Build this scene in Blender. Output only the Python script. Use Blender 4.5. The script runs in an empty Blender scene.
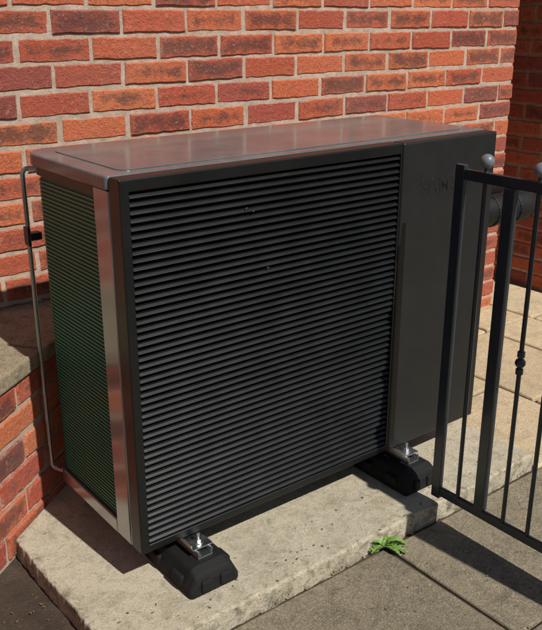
import bpy, bmesh, math, random
from mathutils import Vector, Matrix
random.seed(7)
S=bpy.context.scene
C=S.collection

# ---------------- node helpers
def new_mat(name):
    m=bpy.data.materials.new(name); m.use_nodes=True
    nt=m.node_tree; nt.nodes.clear()
    o=nt.nodes.new('ShaderNodeOutputMaterial'); b=nt.nodes.new('ShaderNodeBsdfPrincipled')
    nt.links.new(b.outputs[0],o.inputs[0])
    return m,nt,b
def N(nt,t,**k):
    n=nt.nodes.new(t)
    for a,v in k.items(): setattr(n,a,v)
    return n
def noise(nt,vec,scale,detail=6,rough=.6,dist=0):
    n=N(nt,'ShaderNodeTexNoise'); n.inputs['Scale'].default_value=scale
    n.inputs['Detail'].default_value=detail; n.inputs['Roughness'].default_value=rough
    n.inputs['Distortion'].default_value=dist
    if vec is not None: nt.links.new(vec,n.inputs['Vector'])
    return n.outputs['Fac']
def ramp(nt,fac,stops):
    r=N(nt,'ShaderNodeValToRGB'); e=r.color_ramp.elements
    while len(e)<len(stops): e.new(.5)
    for i,(p,c) in enumerate(stops):
        e[i].position=p
        e[i].color=(c,c,c,1) if isinstance(c,(int,float)) else (*c,1)
    nt.links.new(fac,r.inputs[0]); return r.outputs[0]
def mix(nt,fac,a,b,mode='MIX'):
    m=N(nt,'ShaderNodeMix',data_type='RGBA',blend_type=mode)
    for sock,v in ((m.inputs[0],fac),(m.inputs[6],a),(m.inputs[7],b)):
        if isinstance(v,(int,float)): sock.default_value=v
        elif isinstance(v,tuple): sock.default_value=(*v,1)
        else: nt.links.new(v,sock)
    return m.outputs[2]
def math_(nt,op,a,b=0.0):
    m=N(nt,'ShaderNodeMath',operation=op)
    for i,v in enumerate((a,b)):
        if isinstance(v,(int,float)): m.inputs[i].default_value=v
        else: nt.links.new(v,m.inputs[i])
    return m.outputs[0]
def bump(nt,b,h,strength,dist):
    n=N(nt,'ShaderNodeBump'); n.inputs['Strength'].default_value=strength; n.inputs['Distance'].default_value=dist
    nt.links.new(h,n.inputs['Height']); nt.links.new(n.outputs[0],b.inputs['Normal'])
def pos(nt): return N(nt,'ShaderNodeNewGeometry').outputs['Position']

# ---------------- materials
def brick_mat():
    m,nt,b=new_mat('brick'); p=pos(nt)
    at=N(nt,'ShaderNodeAttribute',attribute_name='rnd'); sp=N(nt,'ShaderNodeSeparateXYZ'); nt.links.new(at.outputs['Vector'],sp.inputs[0])
    uv=N(nt,'ShaderNodeUVMap',uv_map='UVMap'); su=N(nt,'ShaderNodeSeparateXYZ'); nt.links.new(uv.outputs[0],su.inputs[0])
    base=ramp(nt,sp.outputs[0],[(0,(.46,.085,.042)),(.2,(.60,.125,.050)),(.5,(.70,.19,.072)),(.75,(.58,.11,.050)),(.93,(.44,.085,.052)),(1,(.28,.065,.052))])
    n1=noise(nt,p,20,6,.7,.5); n2=noise(nt,p,190,6,.75); n3=noise(nt,p,62,4,.7); n4=noise(nt,p,2.2,3,.5)
    def tri(o,k):
        d=math_(nt,'ABSOLUTE',math_(nt,'SUBTRACT',o,.5)); return math_(nt,'MULTIPLY',math_(nt,'SUBTRACT',.5,d),k)
    eraw=math_(nt,'MINIMUM',tri(su.outputs[0],6.0),tri(su.outputs[1],2.2))
    edge=math_(nt,'MINIMUM',eraw,1.0)
    k=math_(nt,'ADD',math_(nt,'MULTIPLY',edge,.80),math_(nt,'MULTIPLY',math_(nt,'SUBTRACT',n1,.5),2.6))
    k=math_(nt,'ADD',k,math_(nt,'MULTIPLY',math_(nt,'SUBTRACT',sp.outputs[1],.68),1.1))
    k=math_(nt,'ADD',k,math_(nt,'MULTIPLY',math_(nt,'SUBTRACT',n3,.5),1.6))
    k=math_(nt,'ADD',k,math_(nt,'MULTIPLY',math_(nt,'SUBTRACT',n2,.5),1.4))
    dk=ramp(nt,k,[(.25,0),(.85,1)])
    col=mix(nt,math_(nt,'MULTIPLY',dk,.78),base,(.10,.038,.030))
    col=mix(nt,ramp(nt,n2,[(.37,.85),(.47,0)]),col,(.15,.045,.03))
    col=mix(nt,ramp(nt,n3,[(.57,0),(.74,.6)]),col,(.70,.38,.25))
    sm=math_(nt,'ADD',math_(nt,'SUBTRACT',.55,math_(nt,'MULTIPLY',eraw,1.6)),math_(nt,'MULTIPLY',math_(nt,'SUBTRACT',n1,.5),2.0))
    sm=math_(nt,'ADD',sm,math_(nt,'MULTIPLY',math_(nt,'SUBTRACT',n3,.5),1.0))
    col=mix(nt,ramp(nt,sm,[(.35,0),(.8,.5)]),col,(.58,.38,.27))
    col=mix(nt,ramp(nt,n4,[(.45,0),(.75,.15)]),col,(.45,.28,.2))
    nt.links.new(col,b.inputs['Base Color']); b.inputs['Roughness'].default_value=.88
    h=math_(nt,'ADD',math_(nt,'MULTIPLY',n2,.7),math_(nt,'MULTIPLY',n3,1.1))
    bump(nt,b,h,1.0,.009); return m
def mortar_mat():
    m,nt,b=new_mat('mortar'); p=pos(nt)
    n=noise(nt,p,30,5); n2=noise(nt,p,260,4,.8)
    c=ramp(nt,n,[(.3,(.42,.30,.22)),(.7,(.62,.49,.38))]); c=mix(nt,ramp(nt,n2,[(.37,.6),(.5,0)]),c,(.2,.13,.09))
    nt.links.new(c,b.inputs['Base Color']); b.inputs['Roughness'].default_value=.95
    bump(nt,b,n2,.8,.005); return m
def stone_mat(name,c1,c2,dark,light,scale=1.0,attr=True,lich=.5,darkamt=.6,stain=None,edges=None):
    m,nt,b=new_mat(name); p=pos(nt)
    big=noise(nt,p,3.2*scale,6,.62,.4); mid=noise(nt,p,19*scale,7,.7,.5); fine=noise(nt,p,200*scale,5,.8); sp_=noise(nt,p,80*scale,3,.6)
    c=mix(nt,ramp(nt,big,[(.3,0),(.7,1)]),c1,c2)
    if attr:
        at=N(nt,'ShaderNodeAttribute',attribute_name='rnd'); sp=N(nt,'ShaderNodeSeparateXYZ'); nt.links.new(at.outputs['Vector'],sp.inputs[0])
        c=mix(nt,math_(nt,'MULTIPLY',sp.outputs[0],.25),c,dark)
    c=mix(nt,ramp(nt,mid,[(.49,0),(.68,darkamt)]),c,dark)
    if stain:
        s2=noise(nt,p,5.5*scale,8,.72,.8); c=mix(nt,ramp(nt,s2,[(.51,0),(.66,.6)]),c,stain)
    c=mix(nt,ramp(nt,fine,[(.38,.9),(.46,0)]),c,dark)
    c=mix(nt,ramp(nt,sp_,[(.60,0),(.67,lich)]),c,light)
    c=mix(nt,ramp(nt,sp_,[(.31,.85),(.37,0)]),c,dark)
    c=mix(nt,ramp(nt,fine,[(.55,0),(.64,.8)]),c,light)
    if edges:
        s=N(nt,'ShaderNodeSeparateXYZ'); nt.links.new(p,s.inputs[0])
        dx=math_(nt,'SUBTRACT',s.outputs[0],edges[0]); dy=math_(nt,'SUBTRACT',s.outputs[1],edges[1])
        d=math_(nt,'MINIMUM',dx,dy)
        k=math_(nt,'ADD',math_(nt,'SUBTRACT',.58,math_(nt,'MULTIPLY',d,14.0)),math_(nt,'MULTIPLY',math_(nt,'SUBTRACT',mid,.5),2.6))
        c=mix(nt,ramp(nt,k,[(.45,0),(1,.65)]),c,(.11,.10,.055))
    nt.links.new(c,b.inputs['Base Color']); b.inputs['Roughness'].default_value=.92
    h=math_(nt,'ADD',math_(nt,'MULTIPLY',fine,.7),mid)
    bump(nt,b,h,.9,.010); return m
def soil_mat():
    m,nt,b=new_mat('soil'); p=pos(nt)
    a=noise(nt,p,8,7,.7); f=noise(nt,p,90,5,.8)
    c=ramp(nt,a,[(.3,(.04,.026,.016)),(.7,(.12,.08,.05))]); c=mix(nt,ramp(nt,f,[(.58,0),(.72,.8)]),c,(.24,.18,.12))
    nt.links.new(c,b.inputs['Base Color']); b.inputs['Roughness'].default_value=.95; bump(nt,b,math_(nt,'ADD',a,f),1,.015); return m
def paint(name,col,rough,metal=0,dust=.1,spec=.5,coat=0,bumpk=.0,dustcol=(.25,.22,.18),rv=.22,coatr=.08):
    m,nt,b=new_mat(name); p=pos(nt)
    n=noise(nt,p,9,6,.7); f=noise(nt,p,180,4,.7)
    d=math_(nt,'MULTIPLY',ramp(nt,n,[(.4,0),(.8,1)]),dust)
    c=mix(nt,d,col,dustcol)
    c=mix(nt,ramp(nt,f,[(.66,0),(.74,min(1,dust*1.6))]),c,dustcol)
    nt.links.new(c,b.inputs['Base Color']); b.inputs['Metallic'].default_value=metal
    r=math_(nt,'ADD',math_(nt,'MULTIPLY',n,rv),rough-rv/2); nt.links.new(r,b.inputs['Roughness'])
    b.inputs['Specular IOR Level'].default_value=spec; b.inputs['Coat Weight'].default_value=coat; b.inputs['Coat Roughness'].default_value=coatr
    if bumpk: bump(nt,b,f,bumpk,.001)
    return m
M_brick=brick_mat(); M_mortar=mortar_mat()
M_conc=stone_mat('concrete',(.78,.68,.50),(.66,.57,.41),(.18,.145,.095),(.82,.76,.62),1.5,False,.6,.5,(.40,.33,.21),(-.17,-.185))
M_pave=stone_mat('weathered_paving',(.43,.35,.23),(.32,.26,.17),(.08,.065,.045),(.60,.53,.39),1.3,True,.5,.5,(.17,.14,.085))
M_sand=stone_mat('sandstone_paving',(.80,.63,.39),(.68,.53,.33),(.32,.235,.14),(.82,.71,.50),1.0,True,.35,.45,(.42,.32,.19))
M_cope=stone_mat('coping_stone',(.54,.43,.27),(.38,.31,.19),(.09,.07,.045),(.60,.52,.37),1.3,True,.45,.65,(.16,.135,.075))
M_soil=soil_mat()
M_front=paint('black_plastic',(.0045,.005,.0055),.36,0,.012,.45,0,.1)
M_louv=paint('black_louvre_plastic',(.0030,.0034,.0038),.38,0,.006,.42,0,.1)
M_side=paint('charcoal_panel',(.0090,.0098,.0103),.40,0,.02,.5,0,.15)
M_lid=paint('grey_painted_steel',(.095,.100,.105),.16,.0,.35,.40,.2,.0,(.27,.265,.24),.12,.05)
M_chrome=paint('glossy_grey_steel',(.34,.36,.38),.17,.85,.10,.5,0,0,(.25,.24,.22))
M_galv=paint('galvanised_steel',(.55,.56,.57),.35,1,.15)
M_coil=paint('green_coil',(.010,.075,.042),.5,0,.08,.4,0,.2,(.05,.12,.07))
M_coilr=paint('green_fins',(.024,.17,.095),.4,.0,.08,.5,0,0,(.05,.12,.07))
M_dark=paint('dark_interior',(.008,.008,.008),.8,0,0)
M_rub=paint('recycled_rubber',(.006,.006,.006),.75,0,.08,.3,0,1.0,(.06,.055,.05))
M_pipe=paint('pipe_insulation',(.005,.005,.0055),.6,0,.03,.35,0,.6)
M_gate=paint('gate_paint',(.018,.026,.036),.34,0,.06,.5,.25,.3,(.12,.12,.12))
M_ball=paint('grey_finial',(.13,.15,.17),.40,0,.1,.5,.2,.2)
M_txt=paint('embossed_letters',(.012,.013,.0135),.34,0,0)
def leaf_mat():
    m,nt,b=new_mat('weed_leaf'); n=noise(nt,pos(nt),40,3)
    c=ramp(nt,n,[(.3,(.08,.17,.025)),(.7,(.20,.32,.07))]); nt.links.new(c,b.inputs['Base Color'])
    b.inputs['Roughness'].default_value=.45; return m
M_leaf=leaf_mat()
M_dry=paint('dry_leaf',(.16,.09,.04),.8,0,.2)
M_roof=paint('roof_tile',(.10,.05,.035),.8,0,.2)

# ---------------- mesh helpers
def empty(name,loc=(0,0,0)):
    e=bpy.data.objects.new(name,None); e.location=loc; e.empty_display_size=.1; C.objects.link(e); return e
def obj(name,verts,faces,mat,parent=None,smooth=False,bevel=0,seg=2):
    me=bpy.data.meshes.new(name); me.from_pydata([tuple(v) for v in verts],[],faces); me.update()
    bm=bmesh.new(); bm.from_mesh(me); bmesh.ops.recalc_face_normals(bm,faces=bm.faces); bm.to_mesh(me); bm.free()
    o=bpy.data.objects.new(name,me); C.objects.link(o)
    if mat: me.materials.append(mat)
    if parent: o.parent=parent
    if smooth:
        for p in me.polygons: p.use_smooth=True
    if bevel:
        md=o.modifiers.new('b','BEVEL'); md.width=bevel; md.segments=seg; md.limit_method='ANGLE'; md.angle_limit=math.radians(35)
        md.harden_normals=False
    return o
def boxvf(x0,x1,y0,y1,z0,z1):
    v=[(x0,y0,z0),(x1,y0,z0),(x1,y1,z0),(x0,y1,z0),(x0,y0,z1),(x1,y0,z1),(x1,y1,z1),(x0,y1,z1)]
    f=[(0,3,2,1),(4,5,6,7),(0,1,5,4),(1,2,6,5),(2,3,7,6),(3,0,4,7)]
    return v,f
def box(name,x0,x1,y0,y1,z0,z1,mat,parent=None,bevel=0,seg=2):
    v,f=boxvf(x0,x1,y0,y1,z0,z1); return obj(name,v,f,mat,parent,False,bevel,seg)
def prism(name,outline,z0,z1,mat,parent=None,bevel=0):
    n=len(outline); v=[(x,y,z0) for x,y in outline]+[(x,y,z1) for x,y in outline]
    f=[tuple(range(n-1,-1,-1)),tuple(range(n,2*n))]+[(i,(i+1)%n,n+(i+1)%n,n+i) for i in range(n)]
    return obj(name,v,f,mat,parent,False,bevel)
def rrect(x0,x1,y0,y1,r):
    out=[]
    for (cx,cy,a0,rr) in ((x0+r[0],y0+r[0],180,r[0]),(x1-r[1],y0+r[1],270,r[1]),(x1-r[2],y1-r[2],0,r[2]),(x0+r[3],y1-r[3],90,r[3])):
        for i in range(9):
            a=math.radians(a0+i*90/8); out.append((cx+rr*math.cos(a),cy+rr*math.sin(a)))
    return out
class MB:
    def __init__(s): s.v=[]; s.f=[]
    def add(s,v,f,M=None):
        o=len(s.v)
        s.v+= [tuple(M@Vector(p)) if M else tuple(p) for p in v]; s.f+=[tuple(i+o for i in q) for q in f]
    def box(s,*a,M=None): v,f=boxvf(*a); s.add(v,f,M)
    def cyl(s,p0,p1,r,n=14,r1=None):
        p0=Vector(p0);p1=Vector(p1); d=(p1-p0).normalized(); a=d.orthogonal().normalized(); b=d.cross(a); r1=r if r1 is None else r1
        v=[p0+(a*math.cos(t)+b*math.sin(t))*r for t in [2*math.pi*i/n for i in range(n)]]+[p1+(a*math.cos(t)+b*math.sin(t))*r1 for t in [2*math.pi*i/n for i in range(n)]]
        f=[tuple(range(n-1,-1,-1)),tuple(range(n,2*n))]+[(i,(i+1)%n,n+(i+1)%n,n+i) for i in range(n)]
        s.add(v,f)
    def sphere(s,c,r,nu=20,nv=12):
        v=[];f=[]
        for j in range(nv+1):
            t=math.pi*j/nv
            for i in range(nu):
                a=2*math.pi*i/nu; v.append((c[0]+r*math.sin(t)*math.cos(a),c[1]+r*math.sin(t)*math.sin(a),c[2]+r*math.cos(t)))
        for j in range(nv):
            for i in range(nu): f.append((j*nu+i,(j+1)*nu+i,(j+1)*nu+(i+1)%nu,j*nu+(i+1)%nu))
        s.add(v,f)
    def make(s,name,mat,parent=None,bevel=0,smooth=False):
        return obj(name,s.v,s.f,mat,parent,smooth,bevel)
def tube(name,pts,r,mat,parent=None,n=16):
    cu=bpy.data.curves.new(name,'CURVE'); cu.dimensions='3D'; sp=cu.splines.new('POLY'); sp.points.add(len(pts)-1)
    for i,p in enumerate(pts): sp.points[i].co=(*p,1)
    cu.bevel_depth=r; cu.bevel_resolution=5; cu.use_fill_caps=True
    for s_ in cu.splines: s_.use_smooth=True
    o=bpy.data.objects.new(name,cu); C.objects.link(o); cu.materials.append(mat)
    if parent: o.parent=parent
    return o
def fillet(pts,r,k=6):
    out=[Vector(pts[0])]
    for i in range(1,len(pts)-1):
        a,b,c=Vector(pts[i-1]),Vector(pts[i]),Vector(pts[i+1])
        p=b+(a-b).normalized()*r; q=b+(c-b).normalized()*r
        for j in range(k+1):
            t=j/k; out.append((1-t)**2*p+2*t*(1-t)*b+t*t*q)
    out.append(Vector(pts[-1])); return [tuple(p) for p in out]

# ---------------- bricks
CH=.082; BL=.245; J=.0125
def bricks(name,origin,d,nrm,length,rows,parent,z0=0,rev=False,off0=0.0):
    d=Vector(d).normalized(); nrm=Vector(nrm).normalized(); o=Vector(origin)
    V=[];F=[];RN=[];UV=[]
    rg=random.Random(len(name)+int(length*100))
    for r in range(rows):
        off=(BL/2 if r%2 else 0)+off0+rg.uniform(-.008,.008)
        rz=rg.uniform(-.0015,.0015)
        s=-off
        while s<length:
            a=max(s,0)+rg.uniform(-.002,.002); b=min(s+BL-J,length)+(rg.uniform(-.003,.003) if s+BL<length else 0)
            s+=BL
            if b-a<.03: continue
            za=z0+r*CH+J/2+rz+rg.uniform(-.0015,.0015); zb=z0+(r+1)*CH-J/2+rz+rg.uniform(-.002,.001)
            dep=rg.uniform(-.003,.0025)
            rn=(rg.random(),rg.random(),rg.random())
            tl=rg.uniform(-.002,.002); rot=rg.uniform(-.004,.004)
            n_s=9
            def outline(ins):
                pts=[]
                for i in range(n_s): pts.append((a+ins+(b-a-2*ins)*i/n_s,za+ins))
                for i in range(3): pts.append((b-ins,za+ins+(zb-za-2*ins)*i/3))
                for i in range(n_s): pts.append((b-ins-(b-a-2*ins)*i/n_s,zb-ins))
                for i in range(3): pts.append((a+ins,zb-ins-(zb-za-2*ins)*i/3))
                return [(x,z+rot*(x-(a+b)/2)*3) for x,z in pts]
            L0=outline(0); L1=outline(.0045)
            jit=[(rg.uniform(-.0014,.0014),rg.uniform(-.0014,.0014)) for _ in L0]
            n=len(L0); base=len(V)
            for (x,z),(jx,jz) in zip(L0,jit): V.append(o+d*(x+jx)+Vector((0,0,z+jz))+nrm*(-.02))
            for (x,z),(jx,jz) in zip(L0,jit): V.append(o+d*(x+jx)+Vector((0,0,z+jz))+nrm*(dep-.005))
            for (x,z),(jx,jz) in zip(L1,jit): V.append(o+d*(x+jx*1.6)+Vector((0,0,z+jz*1.6))+nrm*(dep+tl*((x-a)/(b-a)-.5)*2))
            uvp=lambda x,z:((x-a)/(b-a)*1.0,(z-za)/(zb-za))
            allp=L0+L0+L1
            def addf(idx):
                F.append(tuple(base+i for i in idx)); RN.append(rn); UV.extend([uvp(*allp[i]) for i in idx])
            for i in range(n):
                j=(i+1)%n
                addf((i,j,n+j,n+i)); addf((n+i,n+j,2*n+j,2*n+i))
            addf(tuple(range(2*n,3*n)))
    me=bpy.data.meshes.new(name); me.from_pydata([tuple(v) for v in V],[],F)
    uvl=me.uv_layers.new(name='UVMap')
    flat=[c for p in UV for c in p]; uvl.data.foreach_set('uv',flat)
    at=me.attributes.new('rnd','FLOAT_VECTOR','FACE'); at.data.foreach_set('vector',[c for p in RN for c in p])
    me.update()
    ob=bpy.data.objects.new(name,me); C.objects.link(ob); me.materials.append(M_brick); ob.parent=parent
    t=me.polygons[len(me.polygons)-1].normal
    if t.dot(nrm)<0: me.flip_normals()
    return ob

WY=.95; WX=2.61; G=-.05
house=empty('brick_house')
GB=G-.021
bricks('front_bricks',(-3.0,WY,0),(1,0,0),(0,-1,0),WX+3.0,34,house,GB)
bricks('side_bricks',(WX,WY+.012,0),(0,1,0),(1,0,0),4.0,34,house,GB,off0=.12)
box('mortar_core',-3.0,WX-.007,WY+.0055,WY+4.0,G-.1,GB+34*CH,M_mortar,house)
box('eaves_board',-3.1,WX+.1,WY-.12,WY+4.1,GB+34*CH+.001,GB+34*CH+.16,M_roof,house)

side=empty('side_brick_wall')
X2=3.02
bricks('wall_bricks',(X2,.62,0),(0,1,0),(-1,0,0),6.0,30,side,G,off0=.07)
bricks('wall_end_bricks',(X2+.012,.62,0),(1,0,0),(0,-1,0),.23,30,side,G)
box('wall_core',X2+.008,X2+.24,.628,6.6,G-.1,G+30*CH,M_mortar,side)
box('wall_coping',X2-.03,X2+.28,.59,6.65,G+30*CH,G+30*CH+.05,M_cope,side,.006)

# low diagonal retaining wall with paved top
low=empty('low_brick_wall')
dd=Vector((.794,.608,0)).normalized(); nn=Vector((dd.y,-dd.x,0))
P0=Vector((-.090,.484,0))
start=P0-dd*1.6; LL=2.35
bricks('wall_bricks',start,dd,nn,LL,6,low,G)
mb=MB()
Mx=Matrix(((dd.x,-nn.x,0,start.x),(dd.y,-nn.y,0,start.y),(0,0,1,0),(0,0,0,1)))
mb.box(0,LL,.008,.22,G-.1,G+6*CH,M=Mx); mb.make('wall_core',M_mortar,low)
def slabs(name,rects,z0,z1,mat,parent,M=None,bev=.006,seed=1):
    rg=random.Random(seed); mb=MB(); rn=[]
    for (x0,x1,y0,y1) in rects:
        dz=rg.uniform(-.003,.002); j=lambda:rg.uniform(-.004,.004)
        v=[(x0+j(),y0+j(),z0),(x1+j(),y0+j(),z0),(x1+j(),y1+j(),z0),(x0+j(),y1+j(),z0)]
        v+= [(p[0],p[1],z1+dz+rg.uniform(-.002,.002)) for p in v]
        mb.add(v,boxvf(0,1,0,1,0,1)[1],M); rn+= [(rg.random(),rg.random(),rg.random())]*6
    o=mb.make(name,mat,parent,bev)
    at=o.data.attributes.new('rnd','FLOAT_VECTOR','FACE'); at.data.foreach_set('vector',[c for p in rn for c in p]); return o
rc=[]
s=0.0
for w in (.46,.40,.42,.45,.40):
    rc.append((s,s+w-.01,-.010,.30)); s+=w
    rc.append((s-w+.1,s+.1-.01,.31,.62))
slabs('coping_slabs',rc,G+6*CH+.001,.489,M_cope,low,Mx,.007,3)
mb=MB(); mb.box(0,2.2,.222,.62,G-.1,.436,M=Mx); mb.make('terrace_fill',M_mortar,low)

# ---------------- ground
gm=obj('ground',[(-60,-60,-.062),(60,-60,-.062),(60,60,-.062),(-60,60,-.062)],[(0,1,2,3)],M_soil)
base=empty('concrete_base')
n=90; 
bx0,bx1,by0,by1=-.17,1.38,-.185,.90
def edge_j(t,seed): 
    return .0022*math.sin(t*13+seed)+random.uniform(-.0024,.0024)
ol=[]
for i in range(n): t=i/n; ol.append((bx0+(bx1-bx0)*t,by0+edge_j(t,1)+(.006*random.random() if random.random()<.1 else 0)))
for i in range(n): t=i/n; ol.append((bx1+edge_j(t,2),by0+(by1-by0)*t))
for i in range(n): t=i/n; ol.append((bx1-(bx1-bx0)*t,by1+edge_j(t,3)))
for i in range(n): t=i/n; ol.append((bx0+edge_j(t,4),by1-(by1-by0)*t))
b_=prism('slab',ol,-.12,0,M_conc,base,.006)
rects=[]
rg=random.Random(5)
ys=[-.20,-.66,-1.12,-1.58,-2.2,-2.9]
for r in range(5):
    x=-.22-1.8+ (r%2)*.3
    while x<4.5:
        w=rg.choice((.45,.6,.75)); rects.append((x,x+w-.012,ys[r+1]+.012,ys[r])); x+=w
rects=[q for q in rects if q[1]>-.1]
slabs('front_flags',rects,-.11,G,M_pave,empty('front_paving'),None,.006,11)
rects=[]
cols=[1.40,1.83,2.30,2.62,3.0]
for i in range(4):
    y=-.19
    for w in ((.5,.42,.35,.6,.6,.6,.9),(.32,.6,.4,.5,.6,.6,.9),(.6,.32,.45,.6,.6,.6,.9),(.4,.5,.5,.6,.6,.6,.9))[i]:
        rects.append((cols[i],cols[i+1]-.014,y,y+w-.014)); y+=w
slabs('path_flags',rects,-.11,G+.004,M_sand,empty('side_path'),None,.008,21)

# ---------------- heat pump
U=empty('heat_pump_outdoor_unit')
Z0=.11; H=.947; W=1.27; ZT=Z0+H
LR=.865
box('chassis',.03,W-.014,.052,.455,Z0+.012,ZT-.035,M_dark,U,.003)
def ring(x0,x1,z0,z1,a0,a1,c0,c1,y0,y1):
    O=[(x0,z0),(x1,z0),(x1,z1),(x0,z1)]; I=[(a0,c0),(a1,c0),(a1,c1),(a0,c1)]
    v=[(x,y0,z) for x,z in O]+[(x,y0,z) for x,z in I]+[(x,y1,z) for x,z in O]+[(x,y1,z) for x,z in I]
    f=[]
    for i in range(4):
        j=(i+1)%4
        f+=[(i,j,4+j,4+i),(8+j,8+i,12+i,12+j),(i,8+i,8+j,j),(4+i,4+j,12+j,12+i)]
    return v,f
v,f=ring(0,LR+.0005,Z0,ZT-.001,.024,LR-.006,Z0+.022,ZT-.030,0,.048)
o=obj('front_frame',v,f,M_front,U,False,.004,3)
NL=49; za=Z0+.0225; zb=ZT-.0305; p=(zb-za)/NL
prof=[]
for i in range(NL):
    z=za+i*p
    prof+=[(.018,z+.0*p),(.0165,z+.16*p),(.0022,z+.24*p),(.0010,z+.30*p),(.0018,z+.37*p),(.006,z+.60*p),(.013,z+.80*p),(.018,z+.93*p)]
prof.append((.018,zb))
xs=[.0245,.3,.6,LR-.0065]
v=[];f=[]
for x_ in xs:
    for (yy,zz) in prof: v.append((x_,yy,zz))
m_=len(prof)
for a in range(len(xs)-1):
    for i in range(m_-1): f.append((a*m_+i,(a+1)*m_+i,(a+1)*m_+i+1,a*m_+i+1))
g=obj('louvre_grille',v,f,M_louv,U)
box('service_panel',LR+.0035,W,-.001,.048,Z0+.001,ZT-.001,M_side,U,.006,4)
box('right_side_panel',W-.012,W-.002,.05,.49,Z0+.002,ZT-.034,M_side,U,.003)
box('back_panel',.85,W-.013,.456,.49,Z0+.002,ZT-.034,M_side,U,.003)
ld=prism('top_cover',rrect(-.006,W+.003,.0495,.515,(.012,.006,.02,.07)),ZT-.032,ZT+.001,M_lid,U,.006)
ld.modifiers['b'].segments=4
prism('top_cover_panel',rrect(.05,W-.05,.085,.47,(.03,.03,.03,.05)),ZT+.0005,ZT+.0035,M_lid,U,.0024)
prism('corner_post',rrect(-.002,.03,.049,.125,(.006,.002,.002,.006)),Z0+.004,ZT-.033,M_chrome,U,.002)
prism('base_rail',rrect(-.001,.60,.126,.505,(.003,.01,.01,.06)),Z0,Z0+.040,M_chrome,U,.004)
box('base_pan',.605,W-.015,.05,.50,Z0+.001,Z0+.04,M_side,U,.003)
prism('top_rail',rrect(.004,.60,.126,.50,(.003,.01,.01,.06)),ZT-.055,ZT-.033,M_side,U,.002)
prism('coil',rrect(.012,.85,.127,.492,(.003,.01,.01,.06)),Z0+.041,ZT-.056,M_coil,U)
v=MB(); zz=Z0+.046
ou=rrect(.0085,.84,.127,.4955,(.003,.01,.01,.06)); nO=len(ou)
while zz<ZT-.062:
    vv=[(x_,y_,zz) for x_,y_ in ou]+[(x_,y_,zz+.0045) for x_,y_ in ou]
    v.add(vv,[tuple(range(nO-1,-1,-1)),tuple(range(nO,2*nO))]+[(i,(i+1)%nO,nO+(i+1)%nO,nO+i) for i in range(nO)]); zz+=.0105
v.make('coil_fins',M_coilr,U)
tube('rear_guard_rod',fillet([(.02,.49,ZT-.045),(-.009,.512,ZT-.045),(-.009,.512,Z0+.02),(.02,.47,Z0+.015)],.02),.0062,M_chrome,U)
mb=MB(); mb.box(-.013,.02,.49,.517,ZT-.235,ZT-.215); mb.box(-.017,-.009,.495,.525,ZT-.25,ZT-.20); mb.make('rod_clip',M_side,U,.002)
tc=bpy.data.curves.new('lettering','FONT'); tc.body='SAMSUNG'; tc.size=.062; tc.extrude=.0006; tc.offset=.0006; tc.space_character=1.12
to=bpy.data.objects.new('lettering',tc); C.objects.link(to); to.parent=U; tc.materials.append(M_txt)
to.rotation_euler=(math.radians(90),0,0); to.location=(.945,-.0012,.905)
mb=MB()
rg=random.Random(3)
for (x_,z_) in ((.335,.950),(.355,.940),(.40,.79)):
    M=Matrix.Translation((x_,-.0005,z_))@Matrix.Rotation(rg.uniform(-1,1),4,'Y'); mb.box(-.003,.003,-.0006,.002,-.0009,.0009,M=M)
mb.make('stuck_debris',M_galv,U)

# ---------------- rubber feet
def foot(xc):
    E=empty('rubber_support_foot')
    pr=[(-.075,0),(.075,0),(.075,.022),(.056,.066),(.040,.072),(-.040,.072),(-.056,.066),(-.075,.022)]
    ys=[(-.105,.90,.55),(-.098,1,.80),(-.075,1,1),(.46,1,1),(.485,1,.8),(.49,.9,.55)]
    v=[];f=[]; k=len(pr)
    for (yy,sx,sz) in ys:
        for (px,pz) in pr: v.append((xc+px*sx,yy,.001+pz*sz))
    for a in range(len(ys)-1):
        for i in range(k): f.append((a*k+i,a*k+(i+1)%k,(a+1)*k+(i+1)%k,(a+1)*k+i))
    f.append(tuple(range(k))); f.append(tuple(range((len(ys)-1)*k,len(ys)*k)))
    obj('rubber_block',v,f,M_rub,E,False,.006)
    mb=MB()
    for yy in (-.06,.05,.16,.30): 
        for sx in (-1,1): mb.box(xc+sx*.066-.012,xc+sx*.066+.012,yy,yy+.05,.012,.045)
    mb.box(xc-.045,xc-.012,-.112,-.09,.012,.045); mb.box(xc+.012,xc+.045,-.112,-.09,.012,.045)
    mb.make('block_lugs',M_rub,E,.005)
    mb=MB(); mb.box(xc-.022,xc+.022,-.060,.46,.073,.078); mb.box(xc-.022,xc-.018,-.060,.46,.078,.096); mb.box(xc+.018,xc+.022,-.060,.46,.078,.096)
    mb.make('mounting_channel',M_galv,E,.001)
    mb=MB()
    mb.box(xc-.030,xc+.030,-.050,.02,.097,.101); mb.box(xc-.030,xc-.027,-.040,.02,.1012,.109); 
    mb.cyl((xc,-.026,.08),(xc,-.026,.130),.0045); mb.cyl((xc,-.026,.101),(xc,-.026,.104),.013); mb.cyl((xc,-.026,.104),(xc,-.026,.112),.0095,6)
    mb.make('bracket_and_bolt',M_galv,E,.0008)
    return E
foot(.150); foot(.925)

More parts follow.
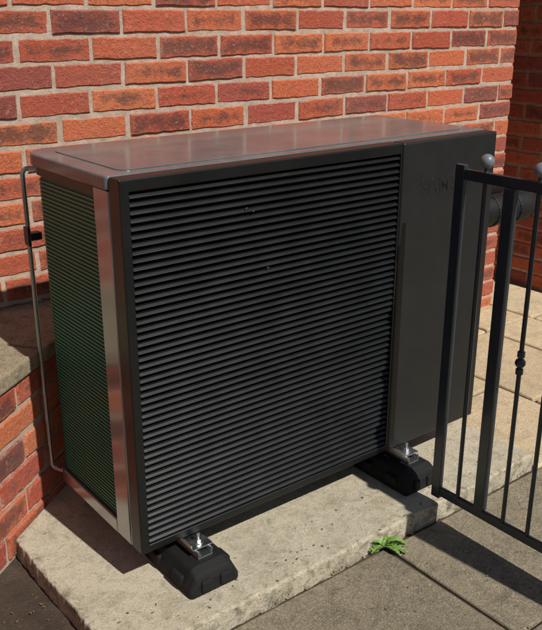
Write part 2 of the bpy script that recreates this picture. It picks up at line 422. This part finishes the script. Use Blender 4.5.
# ---------------- pipe
P=empty('insulated_pipe')
pts=fillet([(W-.02,.22,.74),(1.755,.20,.735),(1.765,.45,.73),(1.765,WY+.05,.72)],.075,8)
tube('lagging',pts,.0545,M_pipe,P)
mb=MB()
pv=[Vector(q) for q in pts]
L_=[0]
for i in range(1,len(pv)): L_.append(L_[-1]+(pv[i]-pv[i-1]).length)
def at(t):
    for i in range(1,len(pv)):
        if t<=L_[i]:
            k=(t-L_[i-1])/(L_[i]-L_[i-1]); return pv[i-1].lerp(pv[i],k)
    return pv[-1]
for t in (.08,.28,.395,.47,.56,.70):
    a=at(t); b=at(t+.018); mb.cyl(a,b,.0575,28)
mb.make('clamp_bands',M_pipe,P,.003)
mb=MB(); mb.cyl((1.765,WY-.03,.722),(1.765,WY-.004,.721),.075,24); mb.make('wall_collar',M_pipe,P,.004)
tube('condensate_pipe',fillet([(W-.02,.30,.30),(1.33,.30,.30),(1.33,.30,G)],.03),.012,M_pipe,P)

# ---------------- gate
GT=empty('metal_gate'); GX=.900
mb=MB(); bl=MB()
zb_=.035; zt_=1.012
ystart=-.164; yend=-1.10
mb.box(GX-.008,GX+.008,ystart-.030,ystart,zb_-.01,zt_+.008)
mb.box(GX-.007,GX+.007,yend,ystart-.031,zt_-.030,zt_-.002)
mb.box(GX-.007,GX+.007,yend,ystart-.031,zb_,zb_+.026)
mb.box(GX-.008,GX+.008,yend-.035,yend-.001,zb_-.01,zt_+.008)
k=0; y=-.258
while y>yend+.03:
    if k%2==0 :
        mb.cyl((GX,y,zb_+.026),(GX,y,zt_-.03),.0062,12)
        mb.cyl((GX,y,zt_-.002),(GX,y,zt_+.012),.006,12); bl.sphere((GX,y,zt_+.026),.0185)
        if k%4==2:
            mb.sphere((GX,y,.54),.014); mb.cyl((GX,y,.508),(GX,y,.524),.010); mb.cyl((GX,y,.556),(GX,y,.572),.010)
    elif k==1:
        mb.box(GX-.010,GX+.010,y-.016,y+.016,zb_+.0265,zt_-.0305)
    else:
        mb.cyl((GX,y,zb_+.026),(GX,y,zt_-.03),.0062,12)
    y-=.080; k+=1
o=mb.make('frame_and_bars',M_gate,GT,.0015); bl.make('ball_finials',M_ball,GT,0,True)
GP=empty('gate_post'); mb=MB(); mb.box(GX-.03,GX+.03,-1.24,-1.18,G,1.15); mb.box(GX-.034,GX+.034,-1.244,-1.176,1.151,1.16)
mb.box(GX-.01,GX+.01,-1.179,-1.136,.2,.22); mb.box(GX-.01,GX+.01,-1.179,-1.136,.85,.87); mb.make('post',M_gate,GP,.002)

# ---------------- weeds
def weed(name,loc,size,nl,seed):
    rg=random.Random(seed); mb=MB()
    for i in range(nl):
        az=rg.uniform(0,2*math.pi); L=size*rg.uniform(.45,1.0); wd=L*rg.uniform(.10,.17); up=rg.uniform(.3,1.3)
        n=11; v=[];f=[]
        d=Vector((math.cos(az),math.sin(az),0)); s_=Vector((-d.y,d.x,0))
        for j in range(n+1):
            t=j/n; c=d*(L*t*math.cos(up*.8*(1-t*.5)))+Vector((0,0,L*(up*t*.9-up*.85*t*t)+.004))
            w=wd*(math.sin(math.pi*min(1,(t*.8+.12)**1.3))) *(1.15 if j%2 else .55)
            if t<.25: w*=.35
            v+=[c-s_*w+Vector((0,0,w*.4)),c,c+s_*w+Vector((0,0,w*.4))]
        for j in range(n):
            for q in (0,1): f.append((j*3+q,j*3+q+1,(j+1)*3+q+1,(j+1)*3+q))
        mb.add(v,f,Matrix.Translation(loc))
    o=mb.make(name,M_leaf,None,0,False); return o
weed('weed_plant',(.662,-.200,-.045),.080,24,4)
mb=MB(); rg=random.Random(12)
for i in range(300):
    if i<90: x_,y_,z_=rg.uniform(-.15,1.3),rg.uniform(-.18,-.02),.003
    elif i<150: x_,y_,z_=rg.uniform(-.5,-.18),rg.uniform(-.1,.3),-.056
    elif i<210: x_,y_,z_=rg.uniform(.1,1.35),rg.gauss(-.194,.006),G+.004
    else: x_,y_,z_=rg.uniform(.1,1.6),rg.uniform(-.9,-.2),G+.004
    s_=rg.uniform(.0012,.0045); M=Matrix.Translation((x_,y_,z_))@Matrix.Rotation(rg.uniform(0,6.3),4,'Z')@Matrix.Rotation(rg.uniform(-.4,.4),4,'X')
    v=[(-s_*1.4,0,0),(0,-s_*.6,.001),(s_*1.5,0,.0005),(0,s_*.6,.0015)]; mb.add(v,[(0,1,2,3)],M)
mb.make('fallen_leaves',M_dry)

# ---------------- light
trav=Vector((-.09,1,-1.15)).normalized(); sd=-trav
L=bpy.data.lights.new('sun','SUN'); L.energy=5.0; L.angle=math.radians(.5); L.color=(1,.975,.92)
lo=bpy.data.objects.new('sun',L); C.objects.link(lo); lo.rotation_euler=trav.to_track_quat('-Z','Y').to_euler(); lo.location=(2,-6,8)
w=bpy.data.worlds.new('World'); S.world=w; w.use_nodes=True; nt=w.node_tree; nt.nodes.clear()
sk=nt.nodes.new('ShaderNodeTexSky'); sk.sky_type='NISHITA'; sk.sun_disc=False; sk.sun_elevation=math.asin(sd.z); sk.sun_rotation=math.atan2(sd.x,sd.y)
bg=nt.nodes.new('ShaderNodeBackground'); bg.inputs[1].default_value=.05; ou_=nt.nodes.new('ShaderNodeOutputWorld')
nt.links.new(sk.outputs[0],bg.inputs[0]); nt.links.new(bg.outputs[0],ou_.inputs[0])
S.view_settings.view_transform='Standard'; S.view_settings.look='None'; S.view_settings.exposure=0

# ---------------- camera
th=math.radians(20.0); al=math.radians(52.1)
F=Vector((math.cos(al)*math.cos(th),math.sin(al)*math.cos(th),-math.sin(th)))
R=Vector((math.sin(al),-math.cos(al),0)); Up=R.cross(F)
cam=bpy.data.cameras.new('camera'); co=bpy.data.objects.new('camera',cam); C.objects.link(co)
M=Matrix((( R.x,Up.x,-F.x,-.822),(R.y,Up.y,-F.y,-1.582),(R.z,Up.z,-F.z,1.391),(0,0,0,1)))
co.matrix_world=M
cam.sensor_fit='VERTICAL'; cam.sensor_height=24; cam.lens=832/630*24; cam.clip_start=.05; cam.clip_end=500
S.camera=co
